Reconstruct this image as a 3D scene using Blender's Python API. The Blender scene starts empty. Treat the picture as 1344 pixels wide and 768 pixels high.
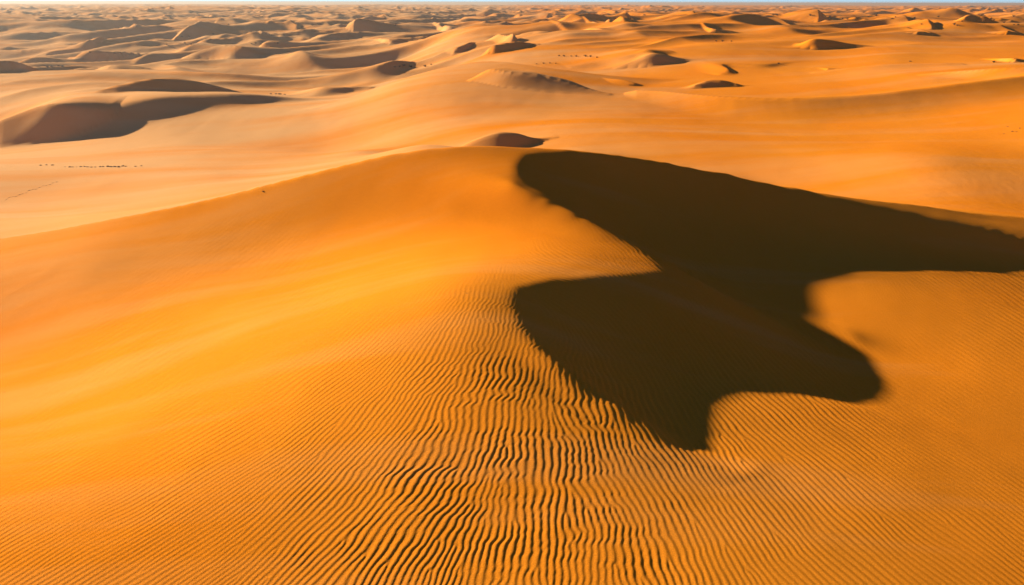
import bpy, math, os
import numpy as np

# ------------------------------------------------------------------ camera
ZC = 24.0
F = 960.0                              # focal length in photo pixels (photo is 1344 wide)
PITCH = math.atan((384 - 3.0) / F)
ROLL = math.atan(0.0022)
f_ = np.array([0, math.cos(PITCH), -math.sin(PITCH)])
r0 = np.array([1.0, 0, 0]); u0 = np.cross(r0, f_)
R_ = r0 * math.cos(ROLL) + u0 * math.sin(ROLL)
U_ = np.cross(R_, f_)

def project(X, Y, Z):
    Z = Z - ZC
    d = X * f_[0] + Y * f_[1] + Z * f_[2]
    d = np.maximum(d, 0.05)
    return 672 + F * (X * R_[0] + Y * R_[1] + Z * R_[2]) / d, 384 - F * (X * U_[0] + Y * U_[1] + Z * U_[2]) / d

def ray(px, py):
    a = (np.asarray(px, float) - 672) / F; b = (384 - np.asarray(py, float)) / F
    return tuple(f_[k] + a * R_[k] + b * U_[k] for k in range(3))

def unproject(px, py, z):
    x, y, w = ray(px, py); t = (z - ZC) / w
    return x * t, y * t

# ------------------------------------------------------------------ sun
SUN_EL = math.radians(16.0)
SUN_AZ = math.radians(-59.0)           # from +Y (the view direction), negative = to the left
DX, DY = -math.sin(SUN_AZ), -math.cos(SUN_AZ)     # ground direction in which the light travels
TE, SE, CE = math.tan(SUN_EL), math.sin(SUN_EL), math.cos(SUN_EL)

# ------------------------------------------------------------------ survey of the dunes
CREST = np.array([(-700, 400, 66), (-300, 352, 62), (0, 313, 60), (100, 299, 59), (200, 281, 58), (300, 261, 57), (400, 237, 56), (500, 212, 55), (580, 195, 54.5), (640, 190, 54.5),
    (700, 192, 54.5), (780, 200, 55), (860, 210, 56), (950, 228, 57), (1050, 249, 58), (1200, 269, 60), (1344, 281, 62), (1700, 330, 66), (2100, 380, 70)], float)
SHADOW = [(690, 205), (740, 198), (800, 203), (860, 211), (950, 229), (1050, 251), (1150, 268), (1250, 288), (1344, 315), (1500, 350),
    (1500, 362), (1344, 358), (1230, 357), (1130, 358), (1090, 366), (1072, 380), (1074, 405), (1110, 440), (1140, 470), (1160, 498), (1162, 512), (1152, 524), (1130, 529), (1090, 522), (1030, 517), (985, 516),
    (955, 522), (937, 535), (932, 560), (930, 578), (915, 584), (890, 578), (850, 560), (800, 530), (750, 495), (710, 460), (685, 425), (672, 395), (680, 377), (720, 368), (780, 365),
    (830, 360), (870, 355), (850, 335), (820, 315), (780, 290), (740, 272), (700, 262), (676, 240), (680, 220)]
FRONT = np.array([
 (0,330,.42),(100,315,.40),(300,275,.28),(400,255,.23),(500,235,.21),(600,215,.20),(640,230,.16),(655,250,.13),
 (0,370,.33),(150,350,.26),(300,320,.23),(400,285,.20),(450,270,.20),(550,260,.21),(620,270,.22),
 (0,420,.35),(150,400,.36),(300,370,.40),(450,330,.48),(550,310,.42),(650,300,.36),(720,290,.28),(780,320,.20),(820,345,.12),
 (0,500,.50),(150,470,.60),(300,430,.62),(450,390,.62),(550,360,.58),(620,340,.48),(700,330,.36),(760,345,.2),
 (0,600,.5),(100,560,.58),(250,500,.57),(400,440,.54),(500,410,.48),(580,390,.38),(640,375,.22),(655,400,.12),
 (100,650,.38),(300,570,.40),(450,500,.38),(550,450,.34),(620,430,.24),(660,440,.15),
 (50,740,.28),(250,700,.27),(400,650,.27),(550,600,.24),(600,520,.26),(680,520,.19),(750,560,.17),(700,650,.21),(670,740,.22),(850,600,.15),(900,650,.2),(850,740,.23),
 (1000,540,.19),(1100,560,.19),(1200,560,.2),(1300,600,.21),(1000,620,.2),(1150,650,.2),(1000,740,.22),(1200,740,.2),(1340,740,.19),
 (1150,380,.19),(1250,380,.2),(1340,400,.19),(1120,400,.2),(1200,450,.23),(1250,480,.24),(1340,450,.22),(1200,520,.21),(1340,520,.2),
 (1344,297,.14),(1200,280,.06),(1344,330,.05),(1250,310,.03),(1300,290,.12),(-200,400,.35),(-200,600,.45),(1500,400,.2),(1500,600,.2),(600,850,.25),(100,850,.3),(1200,850,.2)])
BACK = np.array([
 (100,200,.40),(0,200,.42),(250,200,.38),(50,240,.3),(0,250,.28),(150,240,.35),(300,230,.34),(200,280,.48),(400,225,.50),(500,195,.55),(560,180,.5),(100,290,.5),(0,290,.42),(300,255,.48),(400,200,.34),(470,175,.36),
 (200,180,.38),(350,170,.34),(450,150,.33),(250,145,.29),(180,140,.28),(320,140,.29),(370,135,.3),(400,120,.38),(420,140,.36),(250,160,.25),
 (560,90,.56),(600,95,.62),(620,88,.56),(500,120,.55),(450,140,.40),(540,130,.33),(600,115,.30),(640,117,.28),(500,160,.4),(600,140,.3),(700,140,.27),(600,160,.38),(700,170,.4),(690,120,.27),
 (800,150,.3),(900,150,.27),(1000,130,.28),(1100,130,.28),(1200,130,.28),(1300,125,.28),(1340,120,.28),(850,125,.22),(900,135,.24),(790,120,.26),
 (1000,160,.28),(1100,165,.32),(1200,150,.36),(1300,145,.42),(1340,150,.42),(1200,180,.34),(1100,185,.3),
 (900,180,.28),(800,175,.3),(750,180,.38),(1000,200,.32),(950,200,.3),(1040,205,.34),(1100,210,.42),(1150,215,.44),(1200,208,.36),(1260,210,.22),(1300,215,.25),(1344,228,.25),(1344,205,.26),(1200,235,.42),(1100,235,.4),(1300,245,.26),(1344,258,.24),(1344,190,.36),
 (1000,108,.34),(1130,90,.42),(1180,100,.45),(1240,92,.42),(1300,105,.40),(1050,100,.36),(950,92,.28),(1000,90,.28),(920,105,.38),(1344,97,.3),(1250,97,.3),(1180,88,.3),
 (850,100,.38),(780,100,.33),(100,110,.35),(50,110,.34),(200,98,.3),(30,80,.36),(150,80,.32),(250,85,.34),(400,95,.3),(450,90,.3),(470,98,.3),(500,92,.3),
 (100,65,.32),(300,60,.31),(500,60,.31),(700,60,.30),(900,60,.30),(1100,60,.30),(1300,60,.30),(230,78,.42),(200,66,.26),(280,62,.26),(300,100,.34),(350,110,.33),
 (430,66,.24),(440,72,.36),(560,50,.22),(600,56,.36),(800,66,.36),(1050,78,.24),(1200,75,.24),(1160,62,.36),(760,45,.36),(980,40,.22),(1250,40,.22),(1180,50,.36)])

def rbf_raster(P, sx=0.6, x0=-400, x1=1750, y0=0, y1=1000, st=6, sy=3):
    """piecewise-smooth map of slope-to-sun values read at survey points"""
    p = np.stack([P[:, 0] * sx, P[:, 1]], 1)
    D = np.hypot(p[:, None, 0] - p[None, :, 0], p[:, None, 1] - p[None, :, 1])
    m = P[:, 2].mean(); w = np.linalg.solve(D + np.eye(len(p)) * -4.0, P[:, 2] - m)
    gx = np.arange(x0, x1 + st, st); gy = np.arange(y0, y1 + sy, sy)
    GX, GY = np.meshgrid(gx * sx, gy)
    out = np.full(GX.shape, m)
    for k in range(len(p)): out += w[k] * np.hypot(GX - p[k, 0], GY - p[k, 1])
    return (out, x0, y0, st, sy)

def bil(A, fx, fy):
    h, w = A.shape
    fx = np.clip(fx, 0, w - 1.001); fy = np.clip(fy, 0, h - 1.001)
    i = fx.astype(int); j = fy.astype(int); a = fx - i; b = fy - j
    return (A[j, i] * (1 - a) + A[j, i + 1] * a) * (1 - b) + (A[j + 1, i] * (1 - a) + A[j + 1, i + 1] * a) * b

def look(R, px, py):
    A, x0, y0, sx, sy = R
    return bil(A, (px - x0) / sx, (py - y0) / sy)

def in_poly(px, py, poly):
    r = np.zeros(px.shape, bool); n = len(poly)
    for i in range(n):
        x1, y1 = poly[i]; x2, y2 = poly[(i + 1) % n]
        if y1 == y2: continue
        c = ((y1 > py) != (y2 > py)) & (px < (x2 - x1) * (py - y1) / (y2 - y1) + x1)
        r ^= c
    return r

def sstep(a, b, x):
    t = np.clip((x - a) / (b - a), 0, 1); return t * t * (3 - 2 * t)

# ------------------------------------------------------------------ base terrain: least-squares height field on a fan grid
Q0 = 6.0                                # q = Y + Q0, X = u q
cx, cy, cw = ray(CREST[:, 0], CREST[:, 1]); tt = CREST[:, 2] / cy
CR_X, CR_Y, CR_Z = cx * tt, CREST[:, 2], ZC + cw * tt
CR_U = CR_X / (CR_Y + Q0)

class Grid:
    def __init__(s, hu, hv, q0=11.0, q1=900.0, um=1.35):
        s.hu, s.hv = hu, hv
        s.u = np.arange(-um, um + hu, hu); s.v = np.arange(math.log(q0), math.log(q1), hv)
        s.U, s.V = np.meshgrid(s.u, s.v); s.Q = np.exp(s.V); s.X = s.U * s.Q; s.Y = s.Q - Q0
    def idx(s, X, Y):
        q = np.maximum(Y + Q0, 5); return (X / q - s.u[0]) / s.hu, (np.log(q) - s.v[0]) / s.hv
    def sample(s, A, X, Y):
        return bil(A, *s.idx(X, Y))

def du(z, h):
    o = np.zeros_like(z); o[:, 1:-1] = (z[:, 2:] - z[:, :-2]) / (2 * h); return o
def duT(r, h):
    o = np.zeros_like(r); o[:, 2:] += r[:, 1:-1] / (2 * h); o[:, :-2] -= r[:, 1:-1] / (2 * h); return o
def d2(z):
    o = np.zeros_like(z); o[:, 1:-1] = z[:, 2:] + z[:, :-2] - 2 * z[:, 1:-1]; return o
def d2T(r):
    o = np.zeros_like(r); o[:, 2:] += r[:, 1:-1]; o[:, :-2] += r[:, 1:-1]; o[:, 1:-1] -= 2 * r[:, 1:-1]; return o

def zbase(X, Y, u):
    yc = np.interp(u, CR_U, CR_Y); zc = np.interp(u, CR_U, CR_Z)
    front = 9.3 + (zc - 9.3) * sstep(12, 56, Y) - 0.004 * np.abs(X) ** 1.5
    v0 = 2.5 + 1.5 * sstep(-.5, 0, u)
    back = v0 + (zc - v0) * np.exp(-((Y - yc) / 9.0) ** 2)
    back = np.where(Y > 300, 4.0 * np.exp(-(Y - 300) / 500), back)
    return np.where(Y < yc, front, np.maximum(back, 0.0) if False else back)

def solve_base():
    RF, RB = rbf_raster(FRONT), rbf_raster(BACK, sx=0.45)
    z = None; g0 = None
    for lev, (hu, hv, outer, nit) in enumerate([(.036, .036, 4, 150), (.018, .018, 4, 150), (.009, .009, 3, 140), (.0045, .0045, 7, 110)]):
        fine = lev == 4; mid = lev == 3
        if mid: gc, zcoarse = g0, z
        if fine: gm, zm = g0, z; g0, z = gc, zcoarse
        g = Grid(hu, hv, 54.0, 620.0, .93) if fine else Grid(hu, hv, 15.0, 80.0, .95) if mid else Grid(hu, hv)
        ycr = np.interp(g.U, CR_U, CR_Y); zcr = np.interp(g.U, CR_U, CR_Z)
        zb = zbase(g.X, g.Y, g.U)
        z = zb.copy() if z is None else g0.sample(z, g.X, g.Y)
        z0f = z.copy()
        front = g.Y < ycr
        # crest rows
        qc = np.interp(g.u, CR_U, CR_Y) + Q0
        jc = np.clip(((np.log(qc) - g.v[0]) / g.hv), 1, len(g.v) - 2)
        wc = np.zeros_like(z)
        for dj in (0, 1):
            jj = (jc.astype(int) + dj); fr = jc - jc.astype(int); wc[jj, np.arange(len(g.u))] = fr if dj else 1 - fr
        corr = None
        for it in range(outer):
            px, py = project(g.X, g.Y, z)
            cpy = np.interp(px, CREST[:, 0], CREST[:, 1])
            run = np.minimum.accumulate(py, 0)
            vis = (py <= run + 1.0) & (px > -350) & (px < 1700) & (py < 960)
            IB = look(RB, px, py); IB = np.maximum(IB, .1)
            I = np.where(front, look(RF, px, py), IB)
            I = np.clip(I, .02, .65)
            tgt = (I - SE) / CE
            w1 = np.where(vis, 1.0, 0.0) * np.where(front, 1.0, 0.8)
            w1 = w1 * np.where(front, 1.0, (1 - sstep(500, 850, g.Y)))
            ins = front & in_poly(px, py, SHADOW)
            # distances along the light to the entry and the exit of the shadow
            a = np.zeros_like(z); b = np.zeros_like(z); st = 0.22 if mid else 0.5
            la = ins.copy(); lb = ins.copy(); insf = ins.astype(float)
            for k in range(1, 250 if mid else 110):
                for (L, acc, sg) in ((la, a, -1), (lb, b, 1)):
                    if not L.any(): continue
                    X = g.X[L] + sg * k * st * DX; Y = g.Y[L] + sg * k * st * DY
                    on = g.sample(insf, X, Y) > 0.5
                    acc[L] += on * st
                    L2 = L.copy(); L2[L] = on
                    L[:] = L2
            D = np.maximum(a + b, 0.5); t = (a + st * .5) / (D + st)
            soft = (3 * t * t - 2 * t) * 0.27
            hard = -0.30 * (1 - 2 * t)
            kh = sstep(720, 800, px - a * 6) * sstep(12, 20, D) * sstep(34, 44, g.Y)
            prof = -TE + soft * (1 - kh) + hard * kh
            if mid:
                # feedback: the shade must end exactly at the surveyed edge
                if corr is None: corr = np.zeros_like(z)
                iy, ix = np.nonzero(ins); Pe = b[iy, ix] + st
                EX, EY = g.X[iy, ix] + Pe * DX, g.Y[iy, ix] + Pe * DY; Dn = D[iy, ix]
                ze = g.sample(z, EX, EY); hs_ = np.full(len(ze), -1e3)
                for k in range(2, 190):
                    t_ = k * .4; m_ = t_ < Dn + 9
                    if not m_.any(): break
                    hs_[m_] = np.maximum(hs_[m_], g.sample(z, EX[m_] - t_ * DX, EY[m_] - t_ * DY) - t_ * TE)
                dl = np.clip(ze - hs_, -1.5, 1.5)
                if it > 0: corr[iy, ix] -= .8 * dl / Dn
                prof = prof + corr
            tgt = np.where(ins, prof, tgt); w1 = np.where(ins, 3.0, w1)
            # smoothness weights
            near = (g.Q < 75)
            ws = np.where(front, 1.0, 0.50)
            cr = np.exp(-((g.V - np.log(ycr + Q0)) / 0.03) ** 2)
            ws = ws * (1 - 0.93 * cr * (1 - .8 * np.exp(-((g.U + .05) / .1) ** 2)))
            w3 = np.where(front, 0.10, 0.12) ; w4 = 12.0 * wc
            w3 = np.where((~front) & (~vis) & (g.Y < ycr + 45) & (g.Y > ycr), 0.8, w3)
            iq = 1 / g.Q
            lam = ws * (0.009 / hu)
            if mid:
                zb = z0f; lam = 0 * z + 1.0; lam = lam * (1 - 0.85 * cr)
                out_ = np.maximum(np.maximum(sstep(.88, .94, np.abs(g.U)), 1 - sstep(9.3, 10.5, g.Y)), g.Y > ycr + .3)
                w3 = 0.03 + 4.0 * out_; w1 = w1 * (1 - out_) * np.where(ins, 2.6, 1.0)
            if fine:
                zb = z0f; w4 = 0 * w4; lam = 0 * z + .30
                edge = np.maximum(sstep(.86, .92, np.abs(g.U)), sstep(430, 590, g.Y))
                w3 = np.where(g.Y < ycr + 3, 4.0, 0.06) + 2.0 * edge; w1 = w1 * (g.Y > ycr + 2) * (1 - edge)
                w3 = np.where((~vis) & (g.Y < ycr + 45), 4.0, w3)
            def A(z):
                zu, zv = du(z, g.hu), du(z.T, g.hv).T
                return (w1 * iq * (DX * zu + DY * (zv - g.U * zu)), lam * iq / g.hu * d2(z), lam * iq / g.hv * d2(z.T).T, w3 * iq * z * 3, w4 * iq * z * 3)
            def AT(r):
                q1 = w1 * iq * r[0]
                o = duT(q1 * (DX - DY * g.U), g.hu) + duT((q1 * DY).T, g.hv).T
                o += d2T(lam * iq / g.hu * r[1]) + d2T((lam * iq / g.hv * r[2]).T).T
                return o + w3 * iq * 3 * r[3] + w4 * iq * 3 * r[4]
            bb = (w1 * tgt, 0 * z, 0 * z, w3 * iq * zb * 3, w4 * iq * zcr * 3)
            r = AT(tuple(p - q for p, q in zip(bb, A(z))))
            # diagonal preconditioner
            dg = (w1 * iq) ** 2 * (1 / (2 * g.hu ** 2) + 1 / (2 * g.hv ** 2)) + 6 * (lam * iq / g.hu) ** 2 * 2 + (3 * iq) ** 2 * (w3 ** 2 + w4 ** 2) + 1e-9
            s = r / dg; p = s.copy(); rs = (r * s).sum()
            for _ in range(nit):
                Ap = A(p); App = AT(Ap)
                al = rs / (p * App).sum(); z = z + al * p; r = r - al * App
                s = r / dg; rn = (r * s).sum(); p = s + rn / rs * p; rs = rn
        g0 = g
    def unzip(a):                                   # remove the odd-even mode the central differences cannot see
        b = a.copy(); b[:, 1:-1] = .25 * a[:, 2:] + .25 * a[:, :-2] + .5 * a[:, 1:-1]
        c = b.copy(); c[1:-1] = .25 * b[2:] + .25 * b[:-2] + .5 * b[1:-1]
        return c
    zcoarse = unzip(zcoarse); z = unzip(z)
    return (gc, zcoarse), (gc, zcoarse), (g, z)

# ------------------------------------------------------------------ noise
_rng = np.random.RandomState(7)
_tab = _rng.rand(256, 256)
def vnoise(x, y, seed=0):
    x = x + seed * 17.3; y = y + seed * 41.7
    i = np.floor(x).astype(int); j = np.floor(y).astype(int); a = x - i; b = y - j
    a = a * a * a * (a * (6 * a - 15) + 10); b = b * b * b * (b * (6 * b - 15) + 10)
    T = lambda p, q: _tab[(p + seed * 7) & 255, (q + seed * 13) & 255]
    return (T(i, j) * (1 - a) + T(i + 1, j) * a) * (1 - b) + (T(i, j + 1) * (1 - a) + T(i + 1, j + 1) * a) * b - .5
def fbm(x, y, seed=0, o=4):
    s = 0; w = 1
    for k in range(o): s = s + w * vnoise(x * 2 ** k * .97, y * 2 ** k, seed + k); w *= .5
    return s

# ------------------------------------------------------------------ crisp-crested dunes beyond the main one
WX, WY = 0.55, -0.835; KX, KY = 0.835, 0.55       # downwind axis and along-crest axis
# surveyed: (photo x, crest y, foot-of-shade y) from left to right
DUNES = [
 [(-120,146,166),(-80,138,168),(0,127,171),(35,124,172),(70,130,172),(95,138,170),(112,146,162)],
 [(60,123,124.5),(120,120,125),(170,112,125),(200,106,125),(235,104,125),(270,110,125),(300,116,123),(325,121,122)],
 [(-60,86,104),(0,89,106),(30,90,103),(62,95,97)],
 [(97,87,88),(110,88,92),(150,90,97),(190,92,97),(230,92,93)],
 [(230,82,83),(262,73,80),(290,69,84),(320,71,86),(335,83,86)],
 [(325,70,74),(345,70,76),(380,73,76),(400,75,76)],
 [(60,57,58),(80,51,58),(97,46,59),(130,52,60),(160,55,58),(190,57,58)],
 [(160,46,47),(177,42,50),(195,45,50),(213,49,50)],
 [(20,46,47),(60,43,48),(100,41,48),(150,41,44)],
 [(200,43,44),(230,37,45),(265,36,43),(285,37,38)],
 [(320,45,46),(340,41,46),(370,45,46)],
 [(600,186,188),(612,179,189.5),(635,172,190.5),(655,170,190.5),(680,176,190),(702,187,189)],
 [(588,80,80.5),(600,76,82),(612,77,81),(625,78,79)],
 [(633,78,79),(645,71,80),(680,70,79),(700,76,78)],
 [(646,65,66),(656,59,68),(680,60,71),(720,62,67),(760,65,66)],
 [(493,69,70),(510,68,74),(560,69,73),(580,70,71)],
 [(388,59,60),(402,56,60),(440,55,59),(480,58,62),(530,61,62)],
 [(446,47,48),(465,40,52),(480,42,51),(500,46,47)],
 [(480,31,32),(487,28,34),(512,27,34),(545,30,33),(560,32,33)],
 [(568,40,41),(590,38,45),(640,41,45),(655,43,44)],
 [(600,53,54),(625,46,54),(660,48,54),(692,52,53)],
 [(720,53,54),(760,53,58),(790,56,62),(815,60,61)],
 [(764,41,42),(800,45,50),(815,46,55),(840,51,55),(865,54,55)],
 [(805,34,35),(830,38,44),(850,42,44),(862,43,44)],
 [(800,86,87),(832,81,87.5),(853,73,88),(870,76,88),(890,83,88),(906,87,88)],
 [(903,115,116),(920,108,116),(935,105,116),(955,108,116),(976,115,116)],
 [(1050,73,75),(1066,61,75),(1088,63,75),(1115,69,75),(1145,74,75)],
 [(1040,36,37),(1052,33,42),(1075,32,46),(1095,37,42),(1105,40,41)],
 [(1170,46,46.5),(1188,45,49),(1205,50,57),(1220,58,63),(1232,62,63)],
 [(1187,58,59),(1200,59,64),(1222,62,64)],
 [(1275,31,32),(1283,29,37),(1300,31,34),(1312,33,34)],
 [(1308,59,60),(1318,57,63),(1335,60,63)],
 [(1010,50,51),(1020,51,54),(1045,56,57)],
 [(902,40,41),(912,39,44),(928,43,47),(940,45,46)],
 [(910,26,27),(920,24,29),(935,27,29),(948,29,30)],
 [(945,25,26),(957,23,28),(970,25,28),(990,28,29)],
 [(918,54,55),(935,53,58),(960,55,58),(975,57,58)],
 [(1118,25,26),(1125,25,30),(1140,28,30)],
 [(1290,81,82),(1330,82,88),(1360,84,88)],
 [(1075,90,90.5),(1088,90.5,93),(1102,92.5,93)],
 [(712,30,31),(722,25,32),(745,28,31),(760,31,32)],
 [(750,27,28),(765,22,27),(780,25,27)],
 [(795,23,24),(808,23,28),(830,26,28)],
 [(820,21,22),(835,22,25),(850,25,26)],
 [(20,60,61),(35,57,60),(60,58,60)],
 [(540,24,25),(560,23,28),(600,25,27)],
 [(350,29,30),(365,26,29),(395,28,29)],
 [(430,27,28),(450,24,28),(480,27,28)],
 [(380,40,41),(392,37,42),(420,39,41)],
 [(335,60,60.5),(348,58,62),(372,60,61)],
 [(640,28,29),(650,24,29),(680,28,29)],
 [(860,33,34),(872,29,34),(900,32,34)],
 [(130,28,29),(150,25,29),(185,28,29)],
 [(40,31,32),(70,26,31),(110,29,31)],
]

# rounded ridges whose near side is only partly shaded: (value of the near side, [(x, top, bottom)])
ROUNDED = [
 (.05,[(90,140,160),(140,132,159),(180,130,158),(250,133,151),(320,133,149),(385,135,139)]), (.03,[(630,106,118),(665,101,124),(705,99,126),(745,108,126),(774,121,126)]), (.17,[(560,116,122),(600,110,124),(650,107,125),(700,106,122)]),
 (.16,[(840,113,124),(900,118,136),(1000,122,147),(1129,126,149),(1265,128,146),(1344,129,143),(1500,130,140)]), (.18,[(1190,201,206),(1230,199,215),(1290,197,232),(1344,197,245),(1500,198,250)]),
 (.20,[(340,71,75),(400,60,74),(440,57,71),(482,60,68),(500,64,68)]), (.22,[(180,72,78),(240,64,74),(300,57,64)]), (.13,[(392,99,101),(440,92,103),(500,90,104),(530,93,99)]), (.16,[(375,104,108),(430,105,118),(480,108,114)]),
 (.22,[(700,92,100),(760,99,112),(830,108,120)]), (.12,[(780,80,85),(815,77,87),(850,75,85)]), (.19,[(830,68,71),(880,60,68),(940,57,64),(1000,60,65)]), (.10,[(930,86,89),(965,87,95),(1000,88,92),(1030,88,89)]),
 (.19,[(1195,44,46),(1230,39,47),(1344,40,50),(1420,40,50)]), (.17,[(1225,53,56),(1260,51,58),(1300,55,58)]), (.17,[(1220,94,96),(1290,92,103),(1344,92,107),(1450,92,106)]), (.2,[(500,47,50),(530,45,52),(560,47,50)]),
 (.19,[(690,46,50),(740,40,50),(780,41,46)]), (.21,[(1070,87,89),(1150,86,92),(1260,90,94)]), (.16,[(-60,238,270),(0,236,272),(60,238,264),(100,242,255)]), (.2,[(0,70,74),(60,68,75),(130,70,75)]), (.2,[(560,60,63),(610,56,63),(660,60,63)]),
]
# long low ridges whose near side stays lit: (lee slope, windward length factor, [(photo x, crest y, height m)])
RIDGES = [
 (.09, 5, [(400,118,0),(470,105,1.5),(543,90,3.6),(590,81,4.8),(640,78,5.2),(700,90,3.8),(770,100,2.3),(830,107,1.1),(880,112,0)]),
]

def fine_blend(g2, X, Y):
    uu = np.abs(X / (Y + Q0))
    return sstep(50.5, 54, Y) * (1 - sstep(480, 600, Y)) * (1 - sstep(.86, .92, uu))

def ground_at(g, zb, px, py, b=3.0):
    for _ in range(3):
        X, Y = unproject(px, py, b)
        b2 = float(g.fine[0].sample(g.fine[1], np.array([X]), np.array([Y]))[0]) if Y < 600 else 0.0
        b = .5 * b + .5 * float(np.clip(b2, -12, 10))
    return b

def resolve_dune(pts, g, zb, k=0):
    """survey points -> crest positions and heights in metres (foot of the shade, height from its depth)"""
    o = []; top0 = min(p[1] for p in pts)
    wt = [p[2] - p[1] + .2 for p in pts]
    b = float(np.average([ground_at(g, zb, p[0], p[2]) for p in pts], weights=wt))
    for (px, top, bot) in pts:
        X, Y = unproject(px, bot, b); Y = min(Y, 2500)
        h = (bot - top) / (F * (1 / Y + (k if k else -DY / TE) * (ZC - b) / Y ** 2))
        X, Y = unproject(px, top, b + h)
        if top0 > 165:
            X, Y = unproject(px, 191.0, b); h = (191.0 - top) * Y / F * 1.05
        o.append((X, Y, min(h, 7.0)))
    return np.array(o)

def axes(o, lo=-.93):
    """along-crest unit vector fitted to the crest points; downwind is to its right"""
    w = o[:, 2] + .1; m = (o[:, :2] * w[:, None]).sum(0) / w.sum(); d = (o[:, :2] - m)
    c = (w[:, None, None] * d[:, :, None] * d[:, None, :]).sum(0)
    _, v = np.linalg.eigh(c); k = v[:, 1]
    if k[0] < 0: k = -k
    k = np.array([k[0], float(np.clip(k[1], lo, .6))]); k /= np.hypot(*k)
    return k

def stamp(D, X, Y, Z, hs, k, o, L, slope=.74, n=40, kw=9, soft=0, crisp=False):
    KX, KY = k; WX, WY = KY, -KX
    c = o[:, 0] * KX + o[:, 1] * KY; s = o[:, 0] * WX + o[:, 1] * WY; h = o[:, 2]
    q_ = np.argsort(c); c, s, h = c[q_], s[q_], h[q_]
    keep = np.ones(len(c), bool)                    # drop doubled-back points, keeping the higher crest
    for i in range(1, len(c)):
        if c[i] - c[i - 1] < .35 * (c[-1] - c[0]) / len(c): keep[i if h[i] < h[i - 1] else i - 1] = False
    c, s, h = c[keep], s[keep], h[keep]
    hm = h.max(); e = (9.0 if soft and not crisp else 3.0) * hm
    c = np.concatenate([[c[0] - e * .5], c, [c[-1] + e * .5]]); s = np.concatenate([[s[0]], s, [s[-1]]]); h = np.concatenate([[0], h, [0]])
    cc = np.linspace(c[0], c[-1], n); ss = np.interp(cc, c, s); hh = np.interp(cc, c, h)
    ker = np.hanning(kw); ker /= ker.sum(); hk = kw // 2
    pad = lambda a: np.concatenate([np.full(hk, a[0]), a, np.full(hk, a[-1])])
    ss = np.convolve(pad(ss), ker, 'valid'); hh = np.convolve(pad(hh), ker, 'valid'); hh[0] = hh[-1] = 0
    Lw = L * hm + 2
    P = np.array([(ci * KX + (si + t) * WX, ci * KY + (si + t) * WY) for ci, si in zip(cc, ss) for t in (-Lw * (2 if soft else 1), 3 * soft * hm if soft else 1.3 * hm / slope)])
    q = P[:, 1] + Q0
    if q.max() < 12: return
    q = np.maximum(q, 5); uu = P[:, 0] / q
    j0, j1 = np.searchsorted(D['Y'], q.min() - Q0), np.searchsorted(D['Y'], q.max() - Q0)
    i0, i1 = np.searchsorted(D['u'], uu.min()), np.searchsorted(D['u'], uu.max())
    if j1 <= j0 or i1 <= i0: return
    sl = (slice(j0, j1), slice(i0, i1)); x, y = X[sl], Y[sl]
    C = x * KX + y * KY; S = x * WX + y * WY - np.interp(C, cc, ss)
    H = np.interp(C, cc, hh) * ((C > cc[0]) & (C < cc[-1]))
    if soft and crisp:
        x_ = np.clip(S / np.maximum(2.6 * soft * hm * (.4 + .6 * H / hm), .1), 0, 1)
        lee = H * (1 - x_) ** 2 * (1 - .0 * x_); win = H * np.exp(-.5 * (S / np.maximum(1.7 * H + .5, .1)) ** 2)
        hs[sl] += np.where(S > 0, lee, win); return
    if soft:
        sg = np.where(S > 0, soft * hm, Lw) * (.45 + .55 * H / hm)
        hs[sl] += H * np.exp(-.5 * (S / np.maximum(sg, .1)) ** 2); return
    if slope > .5:
        S = S + .15 * hm * fbm(x / (hm * 5 + 1), y / (hm * 5 + 1), 61, 3)
        lee = np.maximum(H - S * slope, 0)
    else:
        x_ = np.clip(S * slope / (2.0 * np.maximum(H, 1e-3)), 0, 1); lee = H * (1 - x_) ** 2
    x_ = np.clip(-S / np.maximum(Lw * (0.35 + 0.65 * H / hm), .1), 0, 1)
    d = np.where(S > 0, lee, H * (1 - x_ ** 1.5) ** 2)
    hs[sl] = np.maximum(hs[sl], d)

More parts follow.
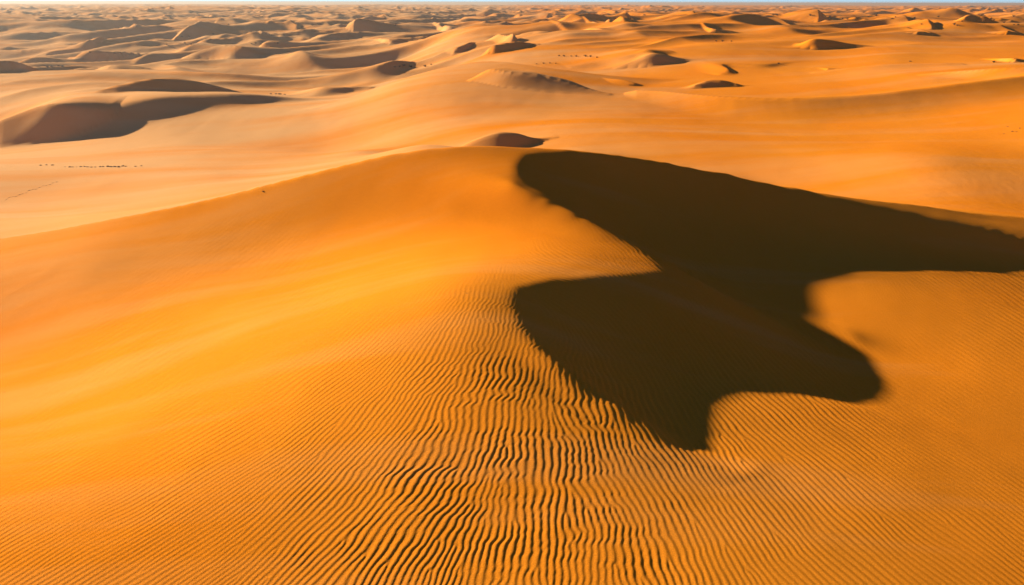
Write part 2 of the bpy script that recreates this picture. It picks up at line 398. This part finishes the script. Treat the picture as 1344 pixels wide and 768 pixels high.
# ------------------------------------------------------------------ wind ripples (phase-aligned kernels on a ground grid)
# photo x, y, stripe angle (degrees up from the right), spacing in photo px, strength
RIP = np.array([
 (50,740,32,6.3,.6),(250,700,35,6.8,.65),(400,700,48,9,.8),(500,720,60,12,.95),(560,640,62,11,1),(600,560,75,9.5,1),(670,740,90,12,.95),(700,600,97,11.5,1.05),(650,500,84,9,1),(620,430,78,6.5,.8),
 (300,600,32,5.5,.5),(450,500,40,5.5,.45),(100,640,28,5,.35),(550,430,50,5.5,.35),(550,500,60,7.5,.8),(480,580,48,8,.75),(760,560,112,9.5,1.05),(750,740,95,12,1),(850,740,112,12,1),(850,650,118,10,1),(900,600,130,8,.9),(1000,560,143,6.3,.75),
 (1000,700,130,9,.85),(1100,600,146,6,.65),(1100,740,140,8,.75),(1250,740,147,6.5,.5),(1250,600,150,5,.3),(1300,450,150,5,.3),(1150,400,130,4,.15),(1250,400,150,4,.15),(1180,500,150,5,.12),(1300,560,150,5,.06),
 (650,240,70,3.8,.22),(700,270,100,3.8,.2),(760,300,140,4,.2),(820,350,140,4,.3),(740,355,160,4,.35),(600,250,60,4,.1),(500,300,50,6,.0),(300,400,30,6,.0),(500,380,40,6,.0),(600,330,60,5,.0),(300,500,30,7,.03),(150,560,28,7,.0),(0,600,28,5,.05),
 (400,440,35,5,.05),(0,500,30,6,0),(0,380,30,5,.1),(900,450,130,6,.4),(1000,400,140,5,.2),(100,330,20,5,.0),(900,250,150,5,.15),(1200,320,150,5,.2),(-200,700,30,6,.5),(1500,700,150,6,.5),(-200,500,30,7,0),(1500,450,150,5,.3),
 (20,850,34,8,.7),(670,860,90,16,1),(1300,860,140,8,.6)], float)

def ripples(g, zb):
    st = 0.036
    gx = np.arange(-40, 40, st); gy = np.arange(8, 56, st)
    cs = 10
    CXs, CYs = np.meshgrid(gx[::cs], gy[::cs])
    def zf(x, y): return g.sample(zb, x, y)
    e = 0.2
    p0 = project(CXs, CYs, zf(CXs, CYs)); p1 = project(CXs + e, CYs, zf(CXs + e, CYs)); p2 = project(CXs, CYs + e, zf(CXs, CYs + e))
    J = [[(p1[0] - p0[0]) / e, (p2[0] - p0[0]) / e], [(p1[1] - p0[1]) / e, (p2[1] - p0[1]) / e]]
    w = 1 / (((p0[0][..., None] - RIP[:, 0]) * .8) ** 2 + (p0[1][..., None] - RIP[:, 1]) ** 2 + 300.0) ** 1.6
    w /= w.sum(-1, keepdims=True)
    a2 = np.radians(2 * RIP[:, 2])
    ang = .5 * np.arctan2((w * np.sin(a2)).sum(-1), (w * np.cos(a2)).sum(-1))
    lam = .86 * np.exp((w * np.log(RIP[:, 3])).sum(-1)); amp = (w * RIP[:, 4]).sum(-1)
    # wave vector in the picture plane (y down) then on the ground
    nx, ny = np.sin(ang), np.cos(ang)
    kx_, ky_ = nx * 2 * math.pi / lam, ny * 2 * math.pi / lam
    kx = J[0][0] * kx_ + J[1][0] * ky_; ky = J[0][1] * kx_ + J[1][1] * ky_
    km = np.hypot(kx, ky); kmax = 2 * math.pi / 0.13; kmin = 2 * math.pi / 0.8
    sc = np.clip(km, kmin, kmax) / km; kx *= sc; ky *= sc
    sg = np.sign(kx + 1e-9); kx *= sg; ky *= sg
    G = np.zeros((len(gy), len(gx)), np.complex64)
    rng = np.random.RandomState(3)
    # wobble: slow variation of direction and spacing
    cen = np.exp(-((p0[0] - 670) / 230.0) ** 2); wob = fbm(CXs / 1.2, CYs / .8, 5, 3) * (.2 + .25 * cen) + fbm(CXs / 7, CYs / 7, 15, 2) * .15; wl = 1 + fbm(CXs / 3.0, CYs / 3.0, 9, 2) * 0.2
    co, si = np.cos(wob), np.sin(wob)
    kx, ky = (kx * co - ky * si) * wl, (kx * si + ky * co) * wl
    px, py = p0
    y = 8.3
    while y < 55.5:
        step = None
        jj = int((y - 8) / st)
        jc = min(jj // cs, kx.shape[0] - 1)
        row_l = 2 * math.pi / np.median(np.hypot(kx[jc], ky[jc]))
        x = -39.5 + rng.rand() * .3
        while x < 39.5:
            ii = int((x + 40) / st); ic = min(ii // cs, kx.shape[1] - 1)
            xx = x + (rng.rand() - .5) * .15; yy = y + (rng.rand() - .5) * .15
            ii = int((xx + 40) / st); j2 = int((yy - 8) / st)
            if not (-150 < px[jc, ic] < 1500 and py[jc, ic] < 830) or amp[jc, ic] < .02:
                x += .8; continue
            k1, k2 = float(kx[jc, ic]), float(ky[jc, ic]); l = 2 * math.pi / math.hypot(k1, k2)
            sig = (1.15 - .45 * float(cen[jc, ic])) * l; r = int(2.2 * sig / st) + 1
            a0, a1, b0, b1 = max(ii - r, 0), min(ii + r + 1, len(gx)), max(j2 - r, 0), min(j2 + r + 1, len(gy))
            if a1 <= a0 or b1 <= b0: x += l; continue
            dx = gx[a0:a1] - xx; dy = gy[b0:b1] - yy
            ci, cj = min(max(ii, 0), len(gx) - 1), min(max(j2, 0), len(gy) - 1)
            v = G[cj, ci]
            ph = np.angle(v) if abs(v) > .05 else rng.rand() * 6.28
            ex = np.exp(-dx ** 2 / (2 * sig ** 2) + 1j * (k1 * dx + ph)).astype(np.complex64)
            ey = np.exp(-dy ** 2 / (2 * sig ** 2) + 1j * (k2 * dy)).astype(np.complex64)
            G[b0:b1, a0:a1] += ey[:, None] * ex[None, :]
            x += 0.8 * l
        y += 0.8 * max(row_l, .14)
    ph = np.angle(G); mag = np.clip(np.abs(G) / 0.9, 0, 1)
    K = np.hypot(kx, ky)
    return ph, mag, (K, amp, cen), st, cs

# ------------------------------------------------------------------ build the terrain arrays
def build_arrays(quality=1.0):
    (g, zb), (g2, zb2), (g3, zb3) = solve_base()
    # one field to look heights up in: coarse everywhere, fine where it exists
    g.fine = (g2, zb2)
    print('base', zb.min(), zb.max())
    rows = [9.0]
    while rows[-1] < 5200:
        Y = rows[-1]; rows.append(Y + min(max(Y * Y / 19000, .032), .0052 * Y) / quality)
    Y = rows[-1]
    while Y < 42000: Y *= 1.06; rows.append(Y)
    rows = np.array(rows)
    us = 0.0013 / quality
    u = np.arange(-.80, .80, us); ex = []; a = .80; s = us
    while a < 2.6: a += s; s = min(s * 1.05, .05); ex.append(a)
    u = np.concatenate([-np.array(ex[::-1]), u, np.array(ex)])
    Yg = np.repeat(rows[:, None], len(u), 1); X = u[None, :] * (Yg + Q0)
    Dg = {'Y': rows, 'u': u}
    # base (bicubic-ish: smooth the bilinear sampling by sampling a finer blend)
    Z = sample_cubic(g, zb, X, Yg)
    cr_ = np.interp(u, CR_U, CR_Y)[None, :]
    w_ = sstep(9.5, 11, Yg) * (1 - sstep(.86, .91, np.abs(X / (Yg + Q0)))) * (1 - sstep(cr_ + .5, cr_ + 9, Yg))
    Z = Z + w_ * (sample_cubic(g3, zb3, X, Yg) - Z)
    far = sstep(500, 850, Yg)
    Z = Z * (1 - far) + 0 * far
    swell = fbm(X / 420, Yg / 420, 21, 3) * 6 * sstep(300, 900, Yg) * (1 - sstep(9000, 20000, Yg))
    rx, ry = X * .9 + Yg * .43, Yg * .9 - X * .43
    for (sx_, sy_, a_, sd) in ((130, 55, 6.5, 101), (64, 30, 5.0, 111), (36, 20, 2.6, 121)):
        n_ = vnoise(rx / sx_ + .5 * vnoise(rx / 140, ry / 140, 5), ry / sy_ + .8 * vnoise(rx / 200, ry / 200, 6), sd)
        swell = swell + a_ * (1 - np.sqrt((2.2 * n_) ** 2 + .012)) * sstep(200, 420, Yg) * (1 - sstep(3500, 6000, Yg))
    Z = Z + swell
    # crisp dunes
    H = np.zeros_like(Z); H2 = np.zeros_like(Z)
    for pts in DUNES:
        o = resolve_dune(pts, g, zb)
        stamp(Dg, X, Yg, Z, H, axes(o, .25 if pts[0][0] < -50 else .12 if pts[0][1] > 165 else -.93), o, {-120: 8, 600: 2.5}.get(pts[0][0], 5.0))
    for (I, pts) in ROUNDED:
        sg = .607 * CE * -DY / (SE - I + .02)
        o = resolve_dune(pts, g, zb, 1.8 * sg)
        stamp(Dg, X, Yg, Z, H2, axes(o), o, 4.0, soft=sg, crisp=I > .125 or I == .03, kw=13)
    for (slope, L, pts) in RIDGES:
        b = float(np.median([ground_at(g, zb, p[0], p[1]) for p in pts]))
        o = np.array([unproject(p[0], p[1], b + p[2]) + (p[2],) for p in pts])
        stamp(Dg, X, Yg, Z, H2, axes(o), o, L, slope=slope)
    rng = np.random.RandomState(11)
    n = 0
    cells = []
    y = 330.0
    while y < 3600:
        dstep = max(46, y * .035)
        x = -1.0 * (y + 60)
        while x < 1.0 * (y + 60):
            cells.append((x + rng.rand() * dstep, y + rng.rand() * dstep)); x += dstep * 1.25
        y += dstep
    for (cxx, cyy) in cells:
        px, py = project(np.array(cxx), np.array(cyy), np.array(0.))
        dens = 0.85 if py < 34 else (0.45 if py < 50 else .2)
        if rng.rand() > dens: continue
        h0 = (1.0 + 3.6 * rng.rand() ** 1.6) * (1 if py < 34 else .55)
        W = h0 * (5 + 16 * rng.rand() ** 1.5); th = math.radians(-4 + 30 * (rng.rand() - .5)); k = (math.cos(th), math.sin(th))
        t = np.linspace(-1, 1, 25); q1, q2, q3 = rng.rand(3) * 6.3
        s = W * (.10 * t * (rng.rand() - .5) + .07 * np.sin(3.1 * t + q1) + .04 * np.sin(7.3 * t + q2)) + 2.5 * h0 * t ** 2 * rng.rand()
        h = h0 * np.clip(1 - np.abs(t) ** (1.5 + rng.rand()), 0, 1) * np.clip(.75 + .35 * np.sin(4.5 * t + q3) + .2 * np.sin(11 * t + q2), .05, 2)
        o = np.stack([cxx + W * t * k[0] + s * k[1], cyy + W * t * k[1] - s * k[0], np.maximum(h, 0)], 1)
        stamp(Dg, X, Yg, Z, H, k, o, 6.0, n=60, kw=5); n += 1
    print('random dunes', n)
    Z = Z + H + H2
    # small natural undulation
    Z = Z + fbm(X / 9, Yg / 14, 31, 3) * 0.10 * sstep(60, 90, Yg) * (1 - sstep(1500, 3000, Yg)) * (1 + Yg / 200) * .6
    Z = Z + fbm(X / 2.2, Yg / 2.2, 41, 2) * 0.02 * (Yg < 60)
    gr = fbm(X / .55, Yg / 1.1, 91, 2) * .014 * sstep(60, 75, Yg) * (1 - sstep(120, 190, Yg)) * sstep(-.05, .3, vnoise(X / 22, Yg / 30, 95) + .12)
    Z = Z + gr
    # ripples
    ph, mag, (K, amp, cen), st, cs = ripples(g, zb)
    jn = int(np.searchsorted(rows, 55.8))
    Xn, Yn = X[:jn], Yg[:jn]
    fx = (Xn + 40) / st; fy = (Yn - 8) / st
    inside = (fx > 0) & (fx < ph.shape[1] - 2) & (fy > 0) & (fy < ph.shape[0] - 2)
    c_, s_ = np.cos(ph) * mag, np.sin(ph) * mag
    cf, sf = bil(c_, fx, fy), bil(s_, fx, fy)
    P = np.arctan2(sf, cf); M = np.hypot(cf, sf)
    Kf = bil(K, fx / cs, fy / cs); Af = bil(amp, fx / cs, fy / cs)
    cr = np.interp(u, CR_U, CR_Y)[None, :]
    fade = sstep(0, 4, cr - Yn)
    brk = 1 + .5 * fbm(Xn / 1.3, Yn / 1.3, 51, 2)
    Cf = bil(cen, fx / cs, fy / cs)
    P = P + (fbm(Xn / 1.1, Yn / .34, 71, 2) * 3.3 * Cf + fbm(Xn / .9, Yn / .6, 81, 2) * 1.0 * (1 - Cf)) * sstep(.2, .9, Af)
    prof = -(np.sin(P) + .17 * np.sin(2 * P) + .03 * np.sin(3 * P))
    rip = inside * fade * RIPPLE * Af * M * brk / np.maximum(Kf, 1) * prof
    Z[:jn] += rip
    return rows, u, X, Yg, Z, g, zb

RIPPLE = 0.26

def sample_cubic(g, A, X, Y):
    fx, fy = g.idx(X, Y); h, w = A.shape
    far = fy > h - 3
    fx = np.clip(fx, 1, w - 3.001); fy = np.clip(fy, 1, h - 3.001)
    i = fx.astype(np.int32); j = fy.astype(np.int32); a = fx - i; b = fy - j
    def W(t): return ((1 - t) ** 3 / 6, (3 * t ** 3 - 6 * t ** 2 + 4) / 6, (-3 * t ** 3 + 3 * t ** 2 + 3 * t + 1) / 6, t ** 3 / 6)
    wa, wb = W(a), W(b); o = np.zeros_like(X)
    for m in range(4):
        for n in range(4): o += wb[m] * wa[n] * A[j + m - 1, i + n - 1]
    return o

# ==== BLENDER
FAST = 1
sc = bpy.context.scene; col = sc.collection
rows, u, X, Y, Z, g, zb = build_arrays(FAST)

AR = .62
def sand_material(name, west=False):
    m = bpy.data.materials.new(name); m.use_nodes = True
    nt = m.node_tree; N = nt.nodes; Lk = nt.links; b = N['Principled BSDF']
    tc = N.new('ShaderNodeNewGeometry')
    def noise(scale, det, rough=.5, vec=None):
        n = N.new('ShaderNodeTexNoise'); n.inputs['Scale'].default_value = scale; n.inputs['Detail'].default_value = det; n.inputs['Roughness'].default_value = rough
        Lk.new(vec or tc.outputs['Position'], n.inputs['Vector']); return n
    def mapr(src, a, b_, c, d):
        r = N.new('ShaderNodeMapRange'); r.inputs['From Min'].default_value = a; r.inputs['From Max'].default_value = b_; r.inputs['To Min'].default_value = c; r.inputs['To Max'].default_value = d
        Lk.new(src, r.inputs['Value']); return r.outputs['Result']
    def mixc(f, a, b_, mode='MIX'):
        x = N.new('ShaderNodeMix'); x.data_type = 'RGBA'; x.blend_type = mode
        for k, v in (('Factor', f), ('A', a), ('B', b_)):
            if isinstance(v, (int, float, tuple)): x.inputs[k].default_value = v
            else: Lk.new(v, x.inputs[k])
        return x.outputs['Result']
    n1 = noise(.05, 5)
    c = mixc(mapr(n1.outputs['Fac'], .3, .7, 0, 1), (AR, AR * .275, AR * .009, 1), (AR * 1.03, AR * .325, AR * .02, 1))
    # streaks of paler colour, stretched along the wind, paler toward the west
    mp = N.new('ShaderNodeMapping'); mp.inputs['Rotation'].default_value = (0, 0, .35); mp.inputs['Scale'].default_value = (.012, .07, .03) if west else (.03, .3, .1)
    Lk.new(tc.outputs['Position'], mp.inputs['Vector'])
    n4 = noise(1.0, 5, .55, mp.outputs['Vector'])
    if west:
        sx = N.new('ShaderNodeSeparateXYZ'); Lk.new(tc.outputs['Position'], sx.inputs[0])
        wx = mapr(sx.outputs['X'], -70, 60, .28, -.12)
        ad = N.new('ShaderNodeMath'); ad.operation = 'ADD'; Lk.new(wx, ad.inputs[0]); Lk.new(n4.outputs['Fac'], ad.inputs[1])
        f = mapr(ad.outputs[0], .38, .85, 0, 1)
        c = mixc(f, c, (.60, .30, .115, 1))
    else:
        sx = N.new('ShaderNodeSeparateXYZ'); Lk.new(tc.outputs['Position'], sx.inputs[0])
        wx = mapr(sx.outputs['X'], -40, 14, .22, -.08)
        ad = N.new('ShaderNodeMath'); ad.operation = 'ADD'; Lk.new(wx, ad.inputs[0]); Lk.new(n4.outputs['Fac'], ad.inputs[1])
        f = mapr(ad.outputs[0], .5, .95, 0, .7)
        c = mixc(f, c, (.62, .265, .072, 1))
    n2 = noise(24.0, 4, .75)
    g_ = mapr(n2.outputs['Fac'], .25, .75, .72, 1.22)
    c = mixc(1.0, c, g_, 'MULTIPLY')
    Lk.new(c, b.inputs['Base Color'])
    b.inputs['Roughness'].default_value = 1.0; b.inputs['Specular IOR Level'].default_value = .005 if west else .004
    n3 = noise(18, 5, .8); bp = N.new('ShaderNodeBump'); bp.inputs['Strength'].default_value = .5; bp.inputs['Distance'].default_value = .03
    Lk.new(n3.outputs['Fac'], bp.inputs['Height']); Lk.new(bp.outputs['Normal'], b.inputs['Normal'])
    return m
sand = sand_material('wind_blown_sand'); pale_sand = sand_material('pale_wind_blown_sand', True)

# normals of the whole height field, shared by every piece cut from it
nr, nc = Z.shape
co = np.stack([X, Y, Z], -1)
tu = np.empty_like(co); tu[:, 1:-1] = co[:, 2:] - co[:, :-2]; tu[:, 0] = co[:, 1] - co[:, 0]; tu[:, -1] = co[:, -1] - co[:, -2]
tv = np.empty_like(co); tv[1:-1] = co[2:] - co[:-2]; tv[0] = co[1] - co[0]; tv[-1] = co[-1] - co[-2]
nn = np.cross(tu, tv); nn /= np.linalg.norm(nn, axis=-1, keepdims=True)
del tu, tv

def piece(name, fmask, mat):
    jj, ii = np.nonzero(fmask)
    base = jj * nc + ii
    quad = np.stack([base, base + 1, base + nc + 1, base + nc], 1)
    used, inv = np.unique(quad.ravel(), return_inverse=True)
    me = bpy.data.meshes.new(name)
    me.vertices.add(len(used)); me.loops.add(quad.size); me.polygons.add(len(quad))
    me.vertices.foreach_set('co', co.reshape(-1, 3)[used].astype(np.float32).ravel())
    me.loops.foreach_set('vertex_index', inv.astype(np.int32).ravel())
    me.polygons.foreach_set('loop_start', np.arange(0, quad.size, 4, dtype=np.int32))
    me.polygons.foreach_set('use_smooth', np.ones(len(quad), bool))
    me.update(calc_edges=True)
    me.normals_split_custom_set_from_vertices(nn.reshape(-1, 3)[used].astype(np.float32))
    me.materials.append(mat)
    o = bpy.data.objects.new(name, me); col.objects.link(o); o['kind'] = 'structure'
    return o

yc = np.interp(u, CR_U, CR_Y)
front = (Y < yc[None, :])[:-1, :-1]
piece('main_dune', front, sand)
piece('sand_sea', ~front, pale_sand)

# ------------------------------------------------------------------ dark shrubs and stones scattered on the sand
import random
from mathutils import Vector, Matrix
random.seed(5)
def dark_mat(name, c1, c2, rough):
    m = bpy.data.materials.new(name); m.use_nodes = True; N = m.node_tree.nodes; b = N['Principled BSDF']
    n = N.new('ShaderNodeTexNoise'); n.inputs['Scale'].default_value = 9; n.inputs['Detail'].default_value = 4
    r = N.new('ShaderNodeValToRGB'); r.color_ramp.elements[0].color = c1; r.color_ramp.elements[1].color = c2
    r.color_ramp.elements[0].position = .35; r.color_ramp.elements[1].position = .65
    m.node_tree.links.new(n.outputs['Fac'], r.inputs['Fac']); m.node_tree.links.new(r.outputs['Color'], b.inputs['Base Color']); b.inputs['Roughness'].default_value = rough
    b.inputs['Specular IOR Level'].default_value = .1
    return m
m_twig = dark_mat('dry_twigs', (.035, .02, .01, 1), (.08, .05, .025, 1), .9); m_leaf = dark_mat('dry_leaves', (.03, .028, .012, 1), (.07, .055, .025, 1), .9)
m_stone = dark_mat('dark_stone', (.04, .026, .018, 1), (.10, .065, .045, 1), .95)

def shrub_meshes(k):
    """a low dry bush a metre across: arching twigs (mesh 1) and leaf tufts along them (mesh 2)"""
    V, Fc, V2, F2 = [], [], [], []
    for i in range(46):
        a = random.uniform(0, 6.283); lean = random.uniform(.15, 1.25); L = random.uniform(.45, .85)
        p = Vector((random.uniform(-.06, .06), random.uniform(-.06, .06), -.05)); pts = [p.copy()]
        for s_ in range(5):
            th = lean * (.5 + .18 * s_); p = p + Vector((math.sin(th) * math.cos(a), math.sin(th) * math.sin(a), math.cos(th))) * L / 5; a += random.uniform(-.35, .35); pts.append(p.copy())
        side = Vector((-math.sin(a), math.cos(a), 0)); up = Vector((math.cos(a) * .3, math.sin(a) * .3, .9))
        b0 = len(V)
        for j, q in enumerate(pts):
            r = .016 * (1 - j / 6.0)
            V += [tuple(q + side * r), tuple(q - side * r * .5 + up * r * .8), tuple(q - side * r * .5 - up * r * .8)]
        for j in range(5):
            for e in range(3):
                x, y = b0 + 3 * j + e, b0 + 3 * j + (e + 1) % 3
                Fc.append((x, y, y + 3, x + 3))
        for j in range(2, 6):
            for _ in range(4):
                c_ = pts[j] + Vector([random.uniform(-.05, .05) for _ in range(3)]); d1 = Vector([random.uniform(-1, 1) for _ in range(3)]).normalized() * random.uniform(.03, .06)
                d2_ = d1.cross(Vector((random.random(), random.random(), 1))).normalized() * .018; n0 = len(V2)
                V2 += [tuple(c_ - d1), tuple(c_ + d2_), tuple(c_ + d1), tuple(c_ - d2_)]; F2.append((n0, n0 + 1, n0 + 2, n0 + 3))
    a_ = bpy.data.meshes.new('shrub_twigs'); a_.from_pydata(V, [], Fc); a_.materials.append(m_twig)
    b_ = bpy.data.meshes.new('shrub_leaves'); b_.from_pydata(V2, [], F2); b_.materials.append(m_leaf)
    return a_, b_

import bmesh
def stone_mesh(k):
    bm = bmesh.new(); bmesh.ops.create_icosphere(bm, subdivisions=3, radius=.5)
    from mathutils import noise as mn
    for v in bm.verts:
        n_ = mn.noise(v.co * 2.1 + Vector((k * 7.1, 0, 0))) * .28 + mn.noise(v.co * 5 + Vector((0, k * 3.3, 0))) * .08
        v.co *= 1 + n_; v.co.z = v.co.z * .62 + .08
        v.co.x = max(-.42, min(.44, v.co.x)); v.co.y = max(-.40, v.co.y)
    me = bpy.data.meshes.new('stone'); bm.to_mesh(me); bm.free(); me.materials.append(m_stone); return me

shrubs = [shrub_meshes(k) for k in range(3)]; stones = [stone_mesh(k) for k in range(4)]
PXv, PYv = project(X, Y, Z); VIS = PYv <= np.minimum.accumulate(PYv, 0) + .15
def on_ground(px, py):
    i0, i1 = max(int(np.searchsorted(PXv[600], px - 14)) - 6, 0), int(np.searchsorted(PXv[600], px + 14)) + 6
    i0, i1 = max(i0 - 40, 0), min(i1 + 40, nc)
    e = (PXv[:, i0:i1] - px) ** 2 + 4 * (PYv[:, i0:i1] - py) ** 2; e = np.where(VIS[:, i0:i1], e, 1e9)
    j, i = np.unravel_index(int(e.argmin()), e.shape); i += i0
    return float(X[j, i]), float(Y[j, i]), float(Z[j, i])
def put(kind, px, py, wpx, label, group):
    x, y, z = on_ground(px, py); s_ = .8 * wpx * y / F
    if kind == 'shrub':
        o = bpy.data.objects.new('dry_shrub', None); col.objects.link(o); o.location = (x, y, z)
        k = random.choice(shrubs)
        for nm, me_ in (('twigs', k[0]), ('leaves', k[1])):
            c_ = bpy.data.objects.new(nm, me_); col.objects.link(c_); c_.parent = o
        o.scale = (s_, s_, s_ * random.uniform(.6, .9)); o['category'] = 'shrub'
    else:
        o = bpy.data.objects.new('dark_stone', random.choice(stones)); col.objects.link(o); o.location = (x, y, z)
        o.scale = (s_, s_ * random.uniform(.7, 1.2), s_ * random.uniform(.6, 1)); o['category'] = 'stone'
    o.rotation_euler = (0, 0, random.uniform(0, 6.28)); o['label'] = label
    if group: o['group'] = group
from mathutils import Vector
for (px, py, w_) in ((518,88.6,4),(524,88.2,5),(530,88,6),(540,88.6,6),(545,89,4),(558,87.6,6)):
    put('shrub', px, py, w_, 'dark dry shrub in the short row on the flat left of the second dune top', 'shrubs in a row left of the second dune')
put('shrub', 566, 85, 4, 'small lone dark shrub low on the left slope of the second dune', None)
for (px, py, w_) in ((733,73.5,4),(741,74,5),(750,74.6,4),(757,74.8,5),(768,74.4,6),(775,75,5),(783,75.6,4)):
    put('shrub', px, py, w_, 'dark dry shrub in the longer row on the flat beyond the second dune shadow', 'shrubs in the longer row beyond the second dune')
for (px, py, w_) in ((704,84.5,3),(714,84,4),(722,83.6,4),(730,84,3)):
    put('shrub', px, py, w_, 'tiny dark shrub in the shorter row just behind the second dune crest', 'shrubs in the shorter row behind the second dune')
put('shrub', 366, 55.6, 5, 'small dark shrub far off on pale sand left of the orange ridge', None)
for (px, py, w_) in ((330,58.5,4),(336,58.2,5),(341,58.6,4)):
    put('shrub', px, py, w_, 'far small dark shrub in a tight clump of three on pale sand', 'clump of three far shrubs')
for (px, py, w_) in ((62,88.5,3),(67,87.5,4),(76,86.5,3),(82,86.6,4)):
    put('stone', px, py, w_, 'small dark stone on pale sand between two shadowed dunes at far left', 'stones between the left dunes')
for (px, py, w_) in ((355,123.6,4),(362,123.4,5),(368,123.8,6),(374,124.2,4)):
    put('stone', px, py, w_, 'flat dark stone in the short line below the grey dune patch', 'stones in the short line on the left plain')
xs = [54, 61, 68] + list(range(86, 170, 5)) + [178, 185]  # thin line of track marks in the sand, built as small stones
for px in xs:
    put('stone', px + random.uniform(-1, 1), 217.0 + (px > 80) * 2.2 - (px > 160) * .8 + random.uniform(-.5, .5), random.uniform(2.2, 4.6) + (140 < px < 170) * 1.2,
        'low dark stone standing in for a track mark in the long thin line across the left valley floor', 'stones standing in for the long line of tracks on the left valley floor')
for k in range(16):  # slanting tracks, with small stones added in their place
    px = 8 + k * 4.4; put('stone', px, 262 - k * 1.55 + random.uniform(-1.2, 1.2), random.uniform(1.6, 3.0), 'small dark stone standing in for a track mark in the slanting trail at the left edge of the photo', 'stones standing in for the slanting trail of tracks at the left edge')
for (px, py, w_) in ((1318,176,2.2),(1323,166.5,2.6),(1329,172.5,3),(1334,173.4,2.2),(1339,168.6,2.6)):
    put('stone', px, py, w_, 'tiny dark stone scattered on the bright orange slope at the right edge', 'stones on the bright right slope')
put('stone', 345, 251.5, 3, 'lone dark stone on the upper left flank of the main dune', None)
put('stone', 613, 385, 2.2, 'lone small dark stone on the smooth slope left of the big shadow', None)
put('stone', 6, 515, 2.2, 'lone small dark stone on smooth bright sand at the far left of the main dune', None)
put('stone', 1195, 81, 4, 'dark stone on pale sand above the bright yellow dune', None)
put('shrub', 1304, 82, 7, 'dark shrub on the crest of a low dune near the right edge', None)
put('shrub', 1022, 84.5, 5, 'small dark shrub on the flat in front of the crescent shaded dune', None)
for (px, py, w_) in ((940,54.4,4),(948,54.6,5),(960,54.8,4)):
    put('shrub', px, py, w_, 'small dark shrub in the far row left of the long crested dune', 'far shrubs left of the long crested dune')
for (px, py) in ((1106,25),(1112,25.4),(1140,23.4),(1176,23),(1200,24),(1232,22.6),(1252,33),(1257,33.6),(1263,28.6),(1298,26.6),(1304,27),(1330,33.6),(1336,33.4),(1210,32.4),(1318,30.4),(1150,21.6),(1020,21),(990,20.6),(1064,21.4),(1090,22.6),(1283,21.6),(1330,22.4)):
    put('shrub', px, py, random.uniform(3.5, 6), 'tiny dark shrub dotted over the far plain at upper right', 'far shrubs on the plain at upper right')
for (px, py) in ((240,48.4),(247,48.8),(250,58.8),(242,58.4),(220,60),(118,69.4),(150,70.2),(156,70.4),(280,45.6),(300,33),(410,34),(520,33.6)):
    put('shrub', px, py, random.uniform(3.5, 5.5), 'tiny dark shrub dotted over the far plain at upper left', 'far shrubs on the plain at upper left')

# surrounding sand under and behind the camera
me = bpy.data.meshes.new('desert_floor'); R = 60000
me.from_pydata([(-R, -R, -22), (R, -R, -22), (R, R, -22), (-R, R, -22)], [], [(0, 1, 2, 3)]); me.materials.append(sand)
o = bpy.data.objects.new('desert_floor', me); col.objects.link(o); o['kind'] = 'structure'

# ------------------------------------------------------------------ haze
def box(name, x0, x1, y0, y1, z0, z1):
    me = bpy.data.meshes.new(name)
    v = [(x, y, z) for x in (x0, x1) for y in (y0, y1) for z in (z0, z1)]
    me.from_pydata(v, [], [(0, 1, 3, 2), (4, 6, 7, 5), (0, 4, 5, 1), (2, 3, 7, 6), (0, 2, 6, 4), (1, 5, 7, 3)])
    o = bpy.data.objects.new(name, me); col.objects.link(o); return o
HC = .37
HAZE = 0.0002
if HAZE > 0:
    hz = box('haze', -61000, 61000, -61000, 61000, -23, 27)
    hz['kind'] = 'stuff'; hz['label'] = 'thin warm dust haze over the far dunes'
    m = bpy.data.materials.new('haze'); m.use_nodes = True; m.node_tree.nodes.clear()
    out = m.node_tree.nodes.new('ShaderNodeOutputMaterial'); v = m.node_tree.nodes.new('ShaderNodeVolumePrincipled')
    v.inputs['Density'].default_value = HAZE; v.inputs['Color'].default_value = (HC * .92, HC * .9, HC * .88, 1); v.inputs['Anisotropy'].default_value = .38
    m.node_tree.links.new(v.outputs['Volume'], out.inputs['Volume']); hz.data.materials.append(m)

# ------------------------------------------------------------------ sky, sun, camera
w = bpy.data.worlds.new('World'); sc.world = w; w.use_nodes = True
nt = w.node_tree; bg = nt.nodes['Background']; sk = nt.nodes.new('ShaderNodeTexSky'); sk.sky_type = 'NISHITA'; sk.sun_disc = False
sk.sun_elevation = SUN_EL; sk.sun_rotation = SUN_AZ; sk.dust_density = 0.0; sk.air_density = 0.4; sk.ozone_density = 3.5; sk.altitude = 300
nt.links.new(sk.outputs['Color'], bg.inputs['Color']); bg.inputs['Strength'].default_value = 0.05
ld = bpy.data.lights.new('sun', 'SUN'); ld.energy = 5.0; ld.angle = math.radians(1.0); ld.color = (1.0, .885, .66)
lo = bpy.data.objects.new('sun', ld); col.objects.link(lo)
from mathutils import Vector, Matrix
lo.rotation_euler = Vector((-math.sin(SUN_AZ) * CE, -math.cos(SUN_AZ) * CE, -SE)).to_track_quat('-Z', 'Y').to_euler()
cd = bpy.data.cameras.new('camera'); cam = bpy.data.objects.new('camera', cd); col.objects.link(cam); sc.camera = cam
cd.sensor_width = 36; cd.lens = 36 * F / 1344; cd.clip_end = 100000; cd.clip_start = .1
cam.matrix_world = Matrix([[R_[0], U_[0], -f_[0], 0], [R_[1], U_[1], -f_[1], 0], [R_[2], U_[2], -f_[2], ZC], [0, 0, 0, 1]])
sc.view_settings.view_transform = 'Standard'; sc.view_settings.look = 'None'; sc.view_settings.exposure = 1.54; sc.view_settings.gamma = 1
sc.cycles.use_denoising = True; sc.cycles.max_bounces = 4; sc.cycles.volume_bounces = 1
